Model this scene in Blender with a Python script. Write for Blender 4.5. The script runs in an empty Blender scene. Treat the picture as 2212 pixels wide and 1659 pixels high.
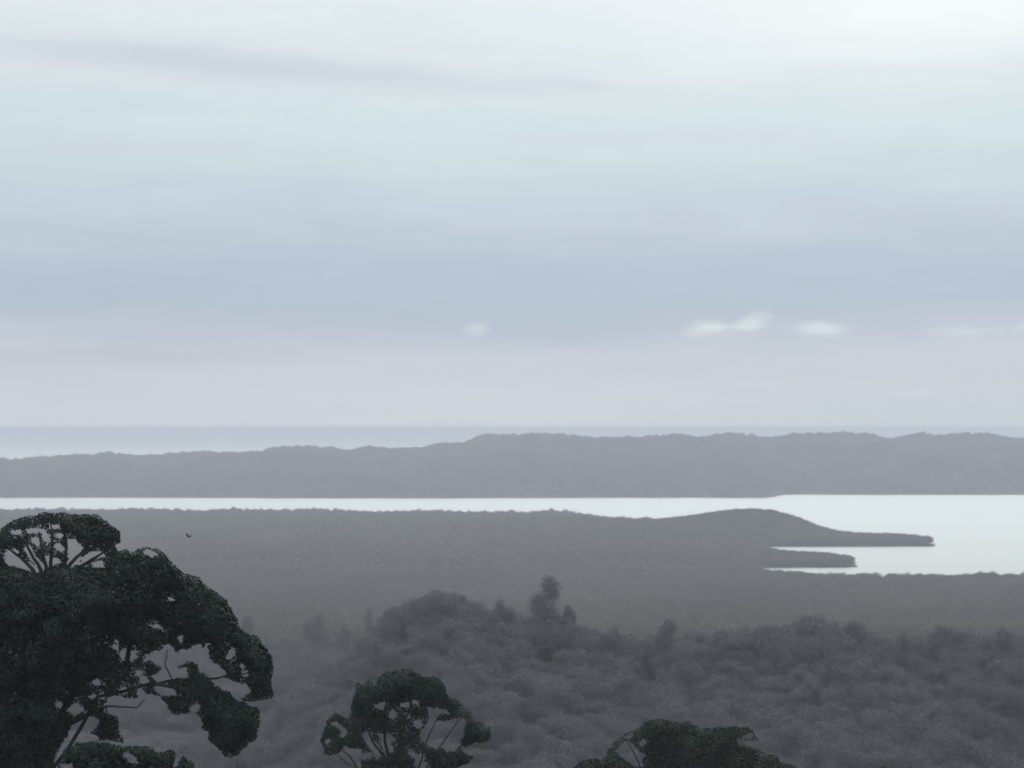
import bpy, math
import numpy as np

# ------------------------------------------------------------------ camera
EYE = 120.0                       # height of the viewpoint above the sea (m)
FPX = 2409.0                      # focal length in pixels of a 1024 px wide frame
PITCH = math.atan(43.0 / FPX)     # the level line lies 43 px under the centre
scene = bpy.context.scene
cam_d = bpy.data.cameras.new('camera')
cam_d.sensor_width = 36.0
cam_d.lens = 36.0 * FPX / 1024.0
cam_d.clip_start = 0.5
cam_d.clip_end = 120000.0
cam = bpy.data.objects.new('camera', cam_d)
cam_d.dof.use_dof = True                                 # a fast short telephoto, focused on the nearest trees
cam_d.dof.focus_distance = 92.0
cam_d.dof.aperture_fstop = 1.2
cam.location = (0, 0, EYE)
cam.rotation_euler = (math.pi / 2 + PITCH, 0, 0)
scene.collection.objects.link(cam)
scene.camera = cam

# ------------------------------------------------------------------ sky, sun, exposure
SUN_EL, SUN_AZ = math.radians(36), math.radians(7)      # azimuth from +Y towards +X
vs = scene.view_settings
vs.view_transform = 'Standard'
vs.look = 'None'
vs.exposure = 0.0
vs.gamma = 1.0
vs.use_curve_mapping = False
scene.render.engine = 'CYCLES'
cy = scene.cycles
cy.use_denoising = True
cy.max_bounces = 4
cy.diffuse_bounces = 1
cy.glossy_bounces = 1
cy.volume_bounces = 1
cy.transmission_bounces = 2
cy.transparent_max_bounces = 4
cy.caustics_reflective = False
cy.caustics_refractive = False
cy.sample_clamp_indirect = 4.0

world = bpy.data.worlds.new('World')
scene.world = world
world.use_nodes = True
wt = world.node_tree
for n in list(wt.nodes):
    wt.nodes.remove(n)


class NT:
    """small helper to write node trees as expressions"""
    def __init__(self, tree):
        self.t = tree

    def node(self, kind, **kw):
        n = self.t.nodes.new(kind)
        for k, v in kw.items():
            setattr(n, k, v)
        return n

    def link(self, a, b):
        self.t.links.new(a, b)

    def put(self, sock, v):
        if isinstance(v, bpy.types.NodeSocket):
            self.link(v, sock)
        else:
            sock.default_value = v

    def m(self, op, a, b=None, c=None, clamp=False):
        n = self.node('ShaderNodeMath', operation=op, use_clamp=clamp)
        self.put(n.inputs[0], a)
        if b is not None:
            self.put(n.inputs[1], b)
        if c is not None:
            self.put(n.inputs[2], c)
        return n.outputs[0]

    def mix(self, fac, a, b, blend='MIX'):
        n = self.node('ShaderNodeMix', data_type='RGBA', blend_type=blend)
        self.put(n.inputs[0], fac)
        self.put(n.inputs[6], a)
        self.put(n.inputs[7], b)
        return n.outputs[2]

    def ramp(self, fac, stops, interp='LINEAR'):
        n = self.node('ShaderNodeValToRGB')
        cr = n.color_ramp
        cr.interpolation = interp
        while len(cr.elements) < len(stops):
            cr.elements.new(0.5)
        for e, (p, c) in zip(cr.elements, stops):
            e.position = p
            e.color = (*c, 1.0) if len(c) == 3 else c
        self.put(n.inputs[0], fac)
        return n.outputs[0]

    def noise(self, vec, scale, detail=4, rough=0.5, dist=0.0):
        n = self.node('ShaderNodeTexNoise')
        self.put(n.inputs['Vector'], vec)
        n.inputs['Scale'].default_value = scale
        n.inputs['Detail'].default_value = detail
        n.inputs['Roughness'].default_value = rough
        n.inputs['Distortion'].default_value = dist
        return n.outputs[0]

    def comb(self, x, y, z):
        n = self.node('ShaderNodeCombineXYZ')
        for s, v in zip(n.inputs, (x, y, z)):
            self.put(s, v)
        return n.outputs[0]


def lin(r, g, b):
    f = lambda c: (c / 255 / 12.92) if c / 255 <= 0.04045 else ((c / 255 + 0.055) / 1.055) ** 2.4
    return (f(r), f(g), f(b))


W = NT(wt)
tc = W.node('ShaderNodeTexCoord')
sep = W.node('ShaderNodeSeparateXYZ')
W.link(tc.outputs['Generated'], sep.inputs[0])
X, Y, Z = sep.outputs
az = W.m('ARCTAN2', X, Y)                       # 0 = straight out to sea, + = right
el = W.m('ARCSINE', Z)
# layered overcast: long flat cloud streets, so the noise is stretched sideways
v_str = W.comb(W.m('MULTIPLY', az, 5.0), W.m('MULTIPLY', el, 34.0), 0.0)
n_big = W.noise(v_str, 1.0, 4, 0.5, 0.4)
v_fine = W.comb(W.m('MULTIPLY', az, 22.0), W.m('MULTIPLY', el, 120.0), 3.7)
n_fine = W.noise(v_fine, 1.0, 5, 0.55, 0.3)
n_wisp = W.noise(W.comb(W.m('MULTIPLY', az, 70.0), W.m('MULTIPLY', el, 210.0), 8.1), 1.0, 5, 0.6, 0.5)
warp = W.m('ADD', W.m('MULTIPLY', W.m('SUBTRACT', n_big, 0.5), 0.050),
           W.m('MULTIPLY', W.m('SUBTRACT', n_fine, 0.5), 0.014))
e2 = W.m('ADD', el, warp)
# radiance of the cloud deck by elevation: 0 .. pi/2 (overcast: brighter upwards)
HP = math.pi / 2
pos = lambda y: ((427 - y * 0.46293) / FPX) / HP   # y in the 1659 px high view of the photo


def bright(c, k):
    return tuple(v * k for v in c)


stops = [
    (0.0, lin(206, 213, 223)), (pos(850), lin(204, 211, 222)), (pos(770), lin(199, 207, 218)),
    (pos(690), lin(182, 194, 209)), (pos(600), lin(182, 195, 211)), (pos(480), lin(192, 204, 217)),
    (pos(370), lin(203, 216, 224)), (pos(250), lin(208, 222, 227)), (pos(150), lin(216, 226, 231)),
    (pos(20), lin(222, 231, 236)), (0.22, (0.93, 0.96, 0.97)),
    (0.42, (1.0, 1.0, 1.0)), (1.0, (1.0, 1.0, 1.0))]
base = W.ramp(W.m('DIVIDE', e2, HP, clamp=True), stops)
# overcast luminance keeps rising towards the zenith
rise = W.m('ADD', 1.0, W.m('MULTIPLY', W.m('SUBTRACT', W.m('MAXIMUM', Z, 0.19), 0.19), 0.40))
vm = W.node('ShaderNodeVectorMath', operation='SCALE')
W.link(base, vm.inputs[0])
W.link(rise, vm.inputs['Scale'])
col = vm.outputs[0]


def blob(a0, e0, sa, se, tilt=0.0, soft=1.0):
    """soft elliptical cloud patch in the sky round azimuth a0, elevation e0"""
    da = W.m('SUBTRACT', az, a0)
    de = W.m('SUBTRACT', W.m('ADD', el, W.m('MULTIPLY', W.m('SUBTRACT', n_fine, 0.5), 0.010 * soft)), e0)
    de = W.m('SUBTRACT', de, W.m('MULTIPLY', da, tilt))
    q = W.m('ADD', W.m('POWER', W.m('ABSOLUTE', W.m('DIVIDE', da, sa)), 2.0),
            W.m('POWER', W.m('ABSOLUTE', W.m('DIVIDE', de, se)), 2.0))
    return W.m('POWER', 2.718, W.m('MULTIPLY', q, -1.0))


def sky_at(x, y):
    return ((x * 0.46293 - 512) / FPX, (427 - y * 0.46293) / FPX)


# grey bank up on the left, light breaks in the low bank on the right
for (x, y, wx, wy, tilt, c, k) in [
        (520, 150, 560, 34, -0.06, lin(198, 210, 218), 0.95),
        (1150, 190, 260, 18, -0.03, lin(202, 214, 222), 0.7),
        (1500, 300, 380, 14, 0.02, lin(207, 219, 226), 0.5), (250, 330, 300, 16, 0.03, lin(203, 213, 222), 0.5),
        (360, 768, 330, 20, 0.0, lin(192, 199, 211), 0.8), (900, 740, 260, 14, 0.02, lin(190, 199, 212), 0.6), (1500, 800, 420, 16, -0.01, lin(196, 205, 216), 0.6), (2000, 890, 650, 60, 0.0, lin(195, 206, 215), 0.7),
        (1900, 640, 600, 70, 0.0, lin(184, 196, 213), 0.45),
        (2150, 10, 620, 130, 0.05, lin(243, 251, 250), 0.7)]:
    a0, e0 = sky_at(x, y)
    f = blob(a0, e0, wx * 0.46293 / FPX, wy * 0.46293 / FPX, tilt)
    col = W.mix(W.m('MULTIPLY', f, k), col, (*c, 1))
for (x, y, wx, wy, tilt, k) in [(1530, 712, 66, 20, 0.10, 0.85), (1620, 702, 44, 22, 0.2, 0.75),
                                (1770, 717, 62, 17, 0.02, 0.7), (2065, 716, 80, 15, 0.02, 0.42),
                                (1030, 710, 30, 18, 0.1, 0.36), (2220, 712, 40, 12, 0.0, 0.4)]:
    a0, e0 = sky_at(x, y)
    f = blob(a0, e0, wx * 0.46293 / FPX, wy * 0.46293 / FPX, tilt, 0.7)
    f = W.m('ADD', f, W.m('MULTIPLY', W.m('SUBTRACT', n_wisp, 0.5), 0.9))
    f = W.m('MULTIPLY', W.m('SMOOTH_MAX', W.m('SUBTRACT', f, 0.28), 0.0, 0.15), 1.5, clamp=True)
    col = W.mix(W.m('MULTIPLY', f, k), col, (*lin(217, 229, 232), 1))
# glow of the sun behind the deck
sd = (math.sin(SUN_AZ) * math.cos(SUN_EL), math.cos(SUN_AZ) * math.cos(SUN_EL), math.sin(SUN_EL))
dp = W.node('ShaderNodeVectorMath', operation='DOT_PRODUCT')
W.link(tc.outputs['Generated'], dp.inputs[0])
dp.inputs[1].default_value = sd
glow = W.m('POWER', W.m('MAXIMUM', dp.outputs['Value'], 0.0), 16.0)
gl = W.node('ShaderNodeVectorMath', operation='SCALE')
gl.inputs[0].default_value = (0.60, 0.61, 0.58)
W.link(glow, gl.inputs['Scale'])
ad = W.node('ShaderNodeVectorMath', operation='ADD')
W.link(col, ad.inputs[0])
W.link(gl.outputs[0], ad.inputs[1])
up = W.node('ShaderNodeVectorMath', operation='SCALE')
mot = W.m('ADD', 1.0, W.m('ADD', W.m('MULTIPLY', W.m('SUBTRACT', n_fine, 0.5), 0.06), W.m('MULTIPLY', W.m('SUBTRACT', n_wisp, 0.5), 0.035)))
mo = W.node('ShaderNodeVectorMath', operation='SCALE')
W.link(ad.outputs[0], mo.inputs[0])
W.link(mot, mo.inputs['Scale'])
W.link(mo.outputs[0], up.inputs[0])
up.inputs['Scale'].default_value = 9.55
sky = W.node('ShaderNodeTexSky')
sky.sky_type = 'NISHITA'
sky.sun_disc = False
sky.sun_elevation = SUN_EL
sky.sun_rotation = SUN_AZ
sky.altitude = EYE
cover = W.mix(0.985, sky.outputs[0], up.outputs[0])          # a closed deck under the clear sky
bg = W.node('ShaderNodeBackground')
W.link(cover, bg.inputs[0])
bg.inputs[1].default_value = 0.1
wo = W.node('ShaderNodeOutputWorld')
W.link(bg.outputs[0], wo.inputs[0])
world.cycles.sampling_method = 'MANUAL'
world.cycles.sample_map_resolution = 512

sun_d = bpy.data.lights.new('sun', 'SUN')
sun_d.energy = 0.5
sun_d.angle = math.radians(40)
sun_d.color = (1.0, 0.97, 0.92)
sun = bpy.data.objects.new('sun', sun_d)
sun.location = (200, 300, 400)
from mathutils import Vector
sun.rotation_euler = (-Vector(sd)).to_track_quat('-Z', 'Y').to_euler()
scene.collection.objects.link(sun)

# ------------------------------------------------------------------ helpers
COL = scene.collection


def tag(o, label=None, cat=None, group=None, kind=None):
    for k, v in (('label', label), ('category', cat), ('group', group), ('kind', kind)):
        if v:
            o[k] = v
    return o


def mesh_np(name, verts, faces, mat, smooth=False, link=True, parent=None, attr=None):
    """mesh object from arrays; faces is (n,3), (n,4) or a list of those"""
    me = bpy.data.meshes.new(name)
    fl = faces if isinstance(faces, list) else [faces]
    fl = [np.asarray(f, dtype=np.int32) for f in fl if len(f)]
    verts = np.asarray(verts, dtype=np.float32)
    me.vertices.add(len(verts))
    me.vertices.foreach_set('co', verts.ravel())
    idx = np.concatenate([f.ravel() for f in fl])
    tot = np.concatenate([np.full(len(f), f.shape[1], dtype=np.int32) for f in fl])
    start = np.concatenate([[0], np.cumsum(tot)[:-1]]).astype(np.int32)
    me.loops.add(len(idx))
    me.loops.foreach_set('vertex_index', idx)
    me.polygons.add(len(tot))
    me.polygons.foreach_set('loop_start', start)
    me.polygons.foreach_set('loop_total', tot)
    if smooth:
        me.polygons.foreach_set('use_smooth', np.ones(len(tot), dtype=bool))
    me.update(calc_edges=True)
    if attr is not None:
        a = me.attributes.new('tone', 'FLOAT', 'POINT')
        a.data.foreach_set('value', np.asarray(attr, dtype=np.float32))
    me.materials.append(mat)
    o = bpy.data.objects.new(name, me)
    if link:
        COL.objects.link(o)
    if parent is not None:
        o.parent = parent
    return o


def empty(name, loc):
    o = bpy.data.objects.new(name, None)
    o.empty_display_size = 0.5
    o.location = loc
    COL.objects.link(o)
    return o


def hash2(ix, iy, seed):
    h = (ix.astype(np.int64) * 374761393 + iy.astype(np.int64) * 668265263 + seed * 974711) & 0x7fffffff
    h = ((h ^ (h >> 13)) * 1274126177) & 0x7fffffff
    return ((h ^ (h >> 16)) & 0xffff) / 65535.0


def vnoise(x, y, seed=0):
    x = np.asarray(x, float); y = np.asarray(y, float)
    ix, iy = np.floor(x), np.floor(y)
    fx, fy = x - ix, y - iy
    fx = fx * fx * (3 - 2 * fx); fy = fy * fy * (3 - 2 * fy)
    a = hash2(ix, iy, seed); b = hash2(ix + 1, iy, seed)
    c = hash2(ix, iy + 1, seed); d = hash2(ix + 1, iy + 1, seed)
    return (a + (b - a) * fx) * (1 - fy) + (c + (d - c) * fx) * fy


def fbm(x, y, seed=0, octaves=4):
    s, a, t = 0.0, 1.0, 0.0
    for o in range(octaves):
        s = s + a * vnoise(np.asarray(x) * 2 ** o, np.asarray(y) * 2 ** o, seed + o)
        t += a
        a *= 0.5
    return s / t - 0.5


def sstep(a, b, x):
    t = np.clip((x - a) / (b - a), 0, 1)
    return t * t * (3 - 2 * t)


S = 0.46293                       # 2212 px wide view of the photo -> 1024 px frame
cp, sp = math.cos(PITCH), math.sin(PITCH)


def at(dx, dy, depth):
    """world point(s) seen at view pixel (dx, dy) at distance depth along +Y"""
    u = (np.asarray(dx) * S - 512) / FPX
    v = (384 - np.asarray(dy) * S) / FPX
    k = depth / (cp - v * sp)
    return np.stack(np.broadcast_arrays(u * k, np.asarray(depth) * 1.0, EYE + (sp + v * cp) * k), axis=-1)


# ------------------------------------------------------------------ materials
def principled(name):
    m = bpy.data.materials.new(name)
    m.use_nodes = True
    t = NT(m.node_tree)
    return m, t, m.node_tree.nodes['Principled BSDF']


def foliage_mat(name, c1, c2, scale, rough=0.6, spec=0.05):
    m, t, b = principled(name)
    geo = t.node('ShaderNodeNewGeometry')
    n1 = t.noise(geo.outputs['Position'], scale, 3, 0.6)
    n2 = t.noise(geo.outputs['Position'], scale * 7.3, 2, 0.5)
    f = t.m('ADD', t.m('MULTIPLY', n1, 0.7), t.m('MULTIPLY', n2, 0.3))
    t.link(t.ramp(f, [(0.33, c1), (0.67, c2)]), b.inputs['Base Color'])
    b.inputs['Roughness'].default_value = rough
    b.inputs['Specular IOR Level'].default_value = spec
    return m


def bark_mat(name, c1, c2):
    m, t, b = principled(name)
    tcn = t.node('ShaderNodeTexCoord')
    mp = t.node('ShaderNodeMapping')
    mp.inputs['Scale'].default_value = (6, 6, 1.2)
    t.link(tcn.outputs['Object'], mp.inputs[0])
    n = t.noise(mp.outputs[0], 2.0, 6, 0.65)
    t.link(t.ramp(n, [(0.3, c1), (0.7, c2)]), b.inputs['Base Color'])
    b.inputs['Roughness'].default_value = 0.85
    bp = t.node('ShaderNodeBump')
    bp.inputs['Strength'].default_value = 0.5
    bp.inputs['Distance'].default_value = 0.03
    t.link(n, bp.inputs['Height'])
    t.link(bp.outputs[0], b.inputs['Normal'])
    return m


M_LEAF = foliage_mat('leaf_dark', (0.013, 0.023, 0.021), (0.026, 0.039, 0.032), 0.9)
M_LEAF2 = foliage_mat('leaf_dark_green', (0.012, 0.022, 0.016), (0.024, 0.037, 0.024), 0.9)
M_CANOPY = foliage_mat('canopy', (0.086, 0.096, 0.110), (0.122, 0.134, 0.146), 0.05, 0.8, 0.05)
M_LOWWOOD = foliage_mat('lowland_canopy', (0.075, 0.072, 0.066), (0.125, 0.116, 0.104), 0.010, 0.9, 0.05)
M_FARWOOD = foliage_mat('far_canopy', (0.014, 0.016, 0.022), (0.115, 0.104, 0.108), 0.006, 0.9, 0.05)
M_BARK = bark_mat('bark', (0.013, 0.013, 0.013), (0.034, 0.033, 0.031))


def ground_mat(name, c1, c2, scale):
    m, t, b = principled(name)
    geo = t.node('ShaderNodeNewGeometry')
    n = t.noise(geo.outputs['Position'], scale, 8, 0.6)
    t.link(t.ramp(n, [(0.35, c1), (0.65, c2)]), b.inputs['Base Color'])
    b.inputs['Roughness'].default_value = 0.95
    b.inputs['Specular IOR Level'].default_value = 0.1
    return m


M_GROUND = ground_mat('scrub_ground', (0.028, 0.034, 0.026), (0.052, 0.056, 0.044), 0.03)
M_FARGROUND = ground_mat('far_scrub', (0.040, 0.045, 0.036), (0.080, 0.080, 0.065), 0.006)

# water: dark body under a ruffled, strongly reflecting surface
M_WATER, t, b = principled('sea_water')
b.inputs['Base Color'].default_value = (0.10, 0.13, 0.14, 1)
b.inputs['IOR'].default_value = 1.333
b.inputs['Roughness'].default_value = 0.35
geo = t.node('ShaderNodeNewGeometry')
mp = t.node('ShaderNodeMapping')
mp.inputs['Scale'].default_value = (0.004, 0.012, 0.012)
t.link(geo.outputs['Position'], mp.inputs[0])
ruffle = t.noise(mp.outputs[0], 0.25, 5, 0.55)
rr_ = t.m('ADD', 0.45, t.m('MULTIPLY', t.m('SUBTRACT', ruffle, 0.5), 0.45))
gb = t.node('ShaderNodeBsdfAnisotropic')
gb.distribution = 'MULTI_GGX'
gb.inputs['Color'].default_value = (0.91, 0.98, 0.955, 1)
t.link(rr_, gb.inputs['Roughness'])
mx = t.node('ShaderNodeMixShader')
fr = t.node('ShaderNodeFresnel')
fr.inputs['IOR'].default_value = 1.333
t.link(t.m('POWER', fr.outputs[0], 3.6), mx.inputs[0])
t.link(b.outputs[0], mx.inputs[1])
t.link(gb.outputs[0], mx.inputs[2])
t.link(mx.outputs[0], t.t.nodes['Material Output'].inputs['Surface'])

# ------------------------------------------------------------------ terrain
# plan of the near shore (metres, x right, y away): inlets and two low points of land
SHORE = np.array([(-2600, -400), (-2600, 3080), (-1500, 3060), (-600, 3045), (-200, 3000), (0, 2965), (80, 2950), (102, 2890),
                  (125, 2700), (190, 2650), (215, 2560), (300, 2520), (338, 2470), (352, 2425), (405, 2412),
                  (414, 2370), (408, 2327), (330, 2322), (262, 2320), (224, 2319), (221, 2294), (238, 2290), (236, 2180), (250, 2110), (278, 2090),
                  (290, 2050), (286, 1992), (240, 1986), (206, 1984), (196, 1960), (198, 1830), (230, 1790),
                  (330, 1778), (470, 1772), (620, 1768), (1200, 1740), (2600, 1720), (2600, -400)], float)
SHORE = np.where(SHORE[:, 1:] > 1500, SHORE / (1 - SHORE[:, 1:] * 5 / (FPX * EYE)), SHORE)


def inside(poly, x, y):
    r = np.zeros(np.shape(x), bool)
    n = len(poly)
    for i in range(n):
        x1, y1 = poly[i]; x2, y2 = poly[(i + 1) % n]
        c = ((y1 > y) != (y2 > y))
        with np.errstate(divide='ignore', invalid='ignore'):
            xi = (x2 - x1) * (y - y1) / (y2 - y1 + 1e-12) + x1
        r ^= c & (x < xi)
    return r


def edge_dist(poly, x, y):
    d = np.full(np.shape(x), 1e9)
    n = len(poly)
    for i in range(n):
        ax, ay = poly[i]; bx, by = poly[(i + 1) % n]
        vx, vy = bx - ax, by - ay
        tt = np.clip(((x - ax) * vx + (y - ay) * vy) / (vx * vx + vy * vy), 0, 1)
        d = np.minimum(d, np.hypot(x - ax - tt * vx, y - ay - tt * vy))
    return d


# skyline of the wooded spur (view pixels) -> height of its tree tops at the crest
CREST_Y = 520.0
SPUR = np.array([(300, 1620), (560, 1560), (690, 1470), (780, 1392), (815, 1345), (850, 1316), (890, 1292), (935, 1279), (985, 1292), (1035, 1316), (1085, 1326),
                 (1150, 1335), (1230, 1345), (1300, 1360), (1380, 1385), (1420, 1385), (1500, 1378), (1600, 1365),
                 (1700, 1350), (1780, 1340), (1860, 1360), (1940, 1390), (2010, 1380), (2100, 1370), (2212, 1375), (2600, 1390)], float)
_p = at(SPUR[:, 0], SPUR[:, 1], CREST_Y)
SPX, SPZ = _p[:, 0], _p[:, 2]


def near_h(x, y):
    x = np.asarray(x, float); y = np.asarray(y, float)
    hill = np.interp(y, [-400, 0, 40, 80, 130, 200, 300, 345], [122, 114, 108, 99, 90, 74, 52, 44])
    crest = np.interp(x, SPX, SPZ) - 11.0
    valley = np.interp(y, [330, 450, 600, 900, 1200, 1700, 3200], [44, 38, 35, 31, 13, 2.5, 3.5])
    k = np.where(y < CREST_Y, np.clip((y - 335) / (CREST_Y - 335), 0, 1) ** 0.85, 1 - sstep(CREST_Y, 860, y))
    spur = valley + np.maximum(crest - valley, 0) * k
    h = np.where(y < 345, np.maximum(hill, 20), spur)
    blend = sstep(300, 380, y)
    h = hill * (1 - blend) * (y < 380) + spur * np.where(y < 380, blend, 1.0)
    h = h + fbm(x / 130, y / 130, 5) * (5.0 - 3.0 * sstep(1200, 1700, y)) * sstep(300, 900, y) + fbm(x / 30, y / 30, 9) * 1.5
    # low rise behind the first point of land
    rise_ = np.exp(-(np.maximum(x - 262, (262 - x) * 0.75) / 72) ** 2 - ((y - 2575) / 75) ** 2)
    h = h + 22 * rise_ + 9 * np.exp(-((x - 63) / 125) ** 2 - ((y - 2610) / 160) ** 2)
    ins = inside(SHORE, x, y)
    d = edge_dist(SHORE, x, y)
    land = np.minimum(h, 0.5 + d * (0.08 + 0.35 * rise_))
    return np.where(ins, land, -np.minimum(0.8, d * 0.1 + 0.05))


def grid_obj(name, xs, ys, hf, mat):
    gx, gy = np.meshgrid(xs, ys)
    z = hf(gx, gy)
    v = np.stack([gx, gy, z], -1).reshape(-1, 3)
    nx, ny = len(xs), len(ys)
    i = (np.arange(ny - 1)[:, None] * nx + np.arange(nx - 1)[None, :]).ravel()
    f = np.stack([i, i + 1, i + nx + 1, i + nx], -1)
    o = mesh_np(name, v, f, mat, smooth=True)
    return tag(o, kind='structure')


xs = np.concatenate([np.arange(-2500, -700, 60), np.arange(-700, 700, 10), np.arange(700, 2501, 60)])
ys = np.concatenate([np.arange(-390, 0, 30), np.arange(0, 700, 7), np.arange(700, 1750, 14), np.arange(1750, 2640, 5), np.arange(2640, 3290, 10)])
grid_obj('ground', xs, ys, near_h, M_GROUND)

# far shore and its ridge
RIDGE = np.array([(-600, 1000), (0, 993), (100, 990), (130, 986), (200, 982), (300, 985), (390, 985), (440, 979), (500, 980), (560, 980), (620, 968),
                  (660, 967), (690, 971), (720, 967), (760, 971), (850, 970), (930, 962), (960, 956), (1000, 956), (1040, 944),
                  (1090, 941), (1200, 945), (1300, 946), (1350, 943), (1430, 947), (1500, 945), (1570, 943), (1650, 946),
                  (1700, 942), (1800, 942), (1850, 944), (2000, 944), (2100, 943), (2212, 944), (2900, 946)], float)
RY = 5050.0
_p = at(RIDGE[:, 0], RIDGE[:, 1], RY)
RPX, RPZ = _p[:, 0], _p[:, 2]


def far_shore(x):
    return 4073 + 205 * sstep(422, 482, x) + 14 * np.sin(x / 170.0) + 10 * fbm(x / 60, x * 0, 3)


def far_h(x, y):
    s = far_shore(x)
    top = np.interp(x * RY / np.maximum(y, 1000), RPX, RPZ) - 8
    k = np.clip((y - s) / (RY - s), 0, 1)
    up_ = 2 + (top - 2) * (k ** 0.8)
    dn = top - 50 * sstep(RY, 6200, y)
    h = np.where(y < RY, up_, dn)
    amp = np.where(y < RY, 42 * np.sin(np.pi * np.clip(k, 0, 1)), 0)
    h = h + fbm(x / 260, y / 260, 21) * amp
    h = np.minimum(h, 0.8 + np.maximum(y - s, 0) * 0.2)
    return np.where(y < s, -np.minimum(0.8, 0.05 + (s - y) * 0.05), h)


grid_obj('far_ridge', np.arange(-3000, 3001, 20), np.concatenate([np.arange(4010, 4340, 8), np.arange(4340, 6300, 30)]), far_h, M_FARGROUND)

# water: one sheet out to the horizon
WX, WY0, WY1 = 62000, -600, 60000
v = np.array([(-WX, WY0, 0), (WX, WY0, 0), (WX, WY1, 0), (-WX, WY1, 0)], float)
tag(mesh_np('water', v, np.array([[0, 1, 2, 3]]), M_WATER), kind='structure')

# ------------------------------------------------------------------ air
M_HAZE = bpy.data.materials.new('haze_air')
M_HAZE.use_nodes = True
t = NT(M_HAZE.node_tree)
for n in list(t.t.nodes):
    t.t.nodes.remove(n)
pv = t.node('ShaderNodeVolumePrincipled')
pv.inputs['Color'].default_value = (0.85, 0.91, 1.0, 1)
pv.inputs['Density'].default_value = 1.9e-4
pv.inputs['Anisotropy'].default_value = 0.0
out = t.node('ShaderNodeOutputMaterial')
t.link(pv.outputs[0], out.inputs['Volume'])
hx, hy0, hy1, hz0, hz1 = 63000, -900, 61000, -1.8, 120.8
v = np.array([(a_, b_, c_) for c_ in (hz0, hz1) for b_ in (hy0, hy1) for a_ in (-hx, hx)], float)
f = np.array([[0, 2, 3, 1], [4, 5, 7, 6], [0, 1, 5, 4], [2, 6, 7, 3], [0, 4, 6, 2], [1, 3, 7, 5]])
tag(mesh_np('haze', v, f, M_HAZE), kind='stuff')

# ------------------------------------------------------------------ tree building blocks
def tube(points, radii, sides=7):
    """tapered limb along points"""
    p = np.asarray(points, float)
    r = np.asarray(radii, float)
    n = len(p)
    tan = np.gradient(p, axis=0)
    tan /= np.linalg.norm(tan, axis=1)[:, None] + 1e-9
    ref = np.where(np.abs(tan[:, 2:3]) > 0.9, [[1.0, 0, 0]], [[0, 0, 1.0]])
    a = np.cross(tan, ref); a /= np.linalg.norm(a, axis=1)[:, None] + 1e-9
    b_ = np.cross(tan, a)
    an = np.arange(sides) * 2 * np.pi / sides
    ring = a[:, None, :] * np.cos(an)[None, :, None] + b_[:, None, :] * np.sin(an)[None, :, None]
    v = (p[:, None, :] + ring * r[:, None, None]).reshape(-1, 3)
    i, j = np.meshgrid(np.arange(n - 1), np.arange(sides), indexing='ij')
    j2 = (j + 1) % sides
    f = np.stack([i * sides + j, i * sides + j2, (i + 1) * sides + j2, (i + 1) * sides + j], -1).reshape(-1, 4)
    return v, f


def join(parts):
    V, F, o = [], [], 0
    for v, f in parts:
        V.append(v); F.append(np.asarray(f) + o); o += len(v)
    return np.concatenate(V), np.concatenate(F)


def wiggle(p0, p1, n, amp, rng):
    s = np.linspace(0, 1, n)[:, None]
    p = np.asarray(p0) * (1 - s) + np.asarray(p1) * s
    off = rng.normal(0, amp, (n, 3)); off[0] = off[-1] = 0
    off = (off + np.roll(off, 1, 0)) / 2
    off[0] = off[-1] = 0
    return p + off


def leaf_quads(c, nrm, length, width, rng):
    """kite shaped leaves at centres c facing nrm"""
    n = len(c)
    r = rng.normal(size=(n, 3))
    r[:, 2] -= 0.35
    a = r - nrm * np.sum(r * nrm, 1)[:, None]
    a /= np.linalg.norm(a, axis=1)[:, None] + 1e-9
    b_ = np.cross(nrm, a)
    L = length[:, None]; Wd = width[:, None]
    v = np.stack([c - a * L * 0.5, c + b_ * Wd * 0.5 + a * L * 0.08, c + a * L * 0.5, c - b_ * Wd * 0.5 + a * L * 0.08], 1)
    return v.reshape(-1, 3), np.arange(4 * n).reshape(n, 4)


def unit(v):
    return v / (np.linalg.norm(v, axis=1)[:, None] + 1e-9)


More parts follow.
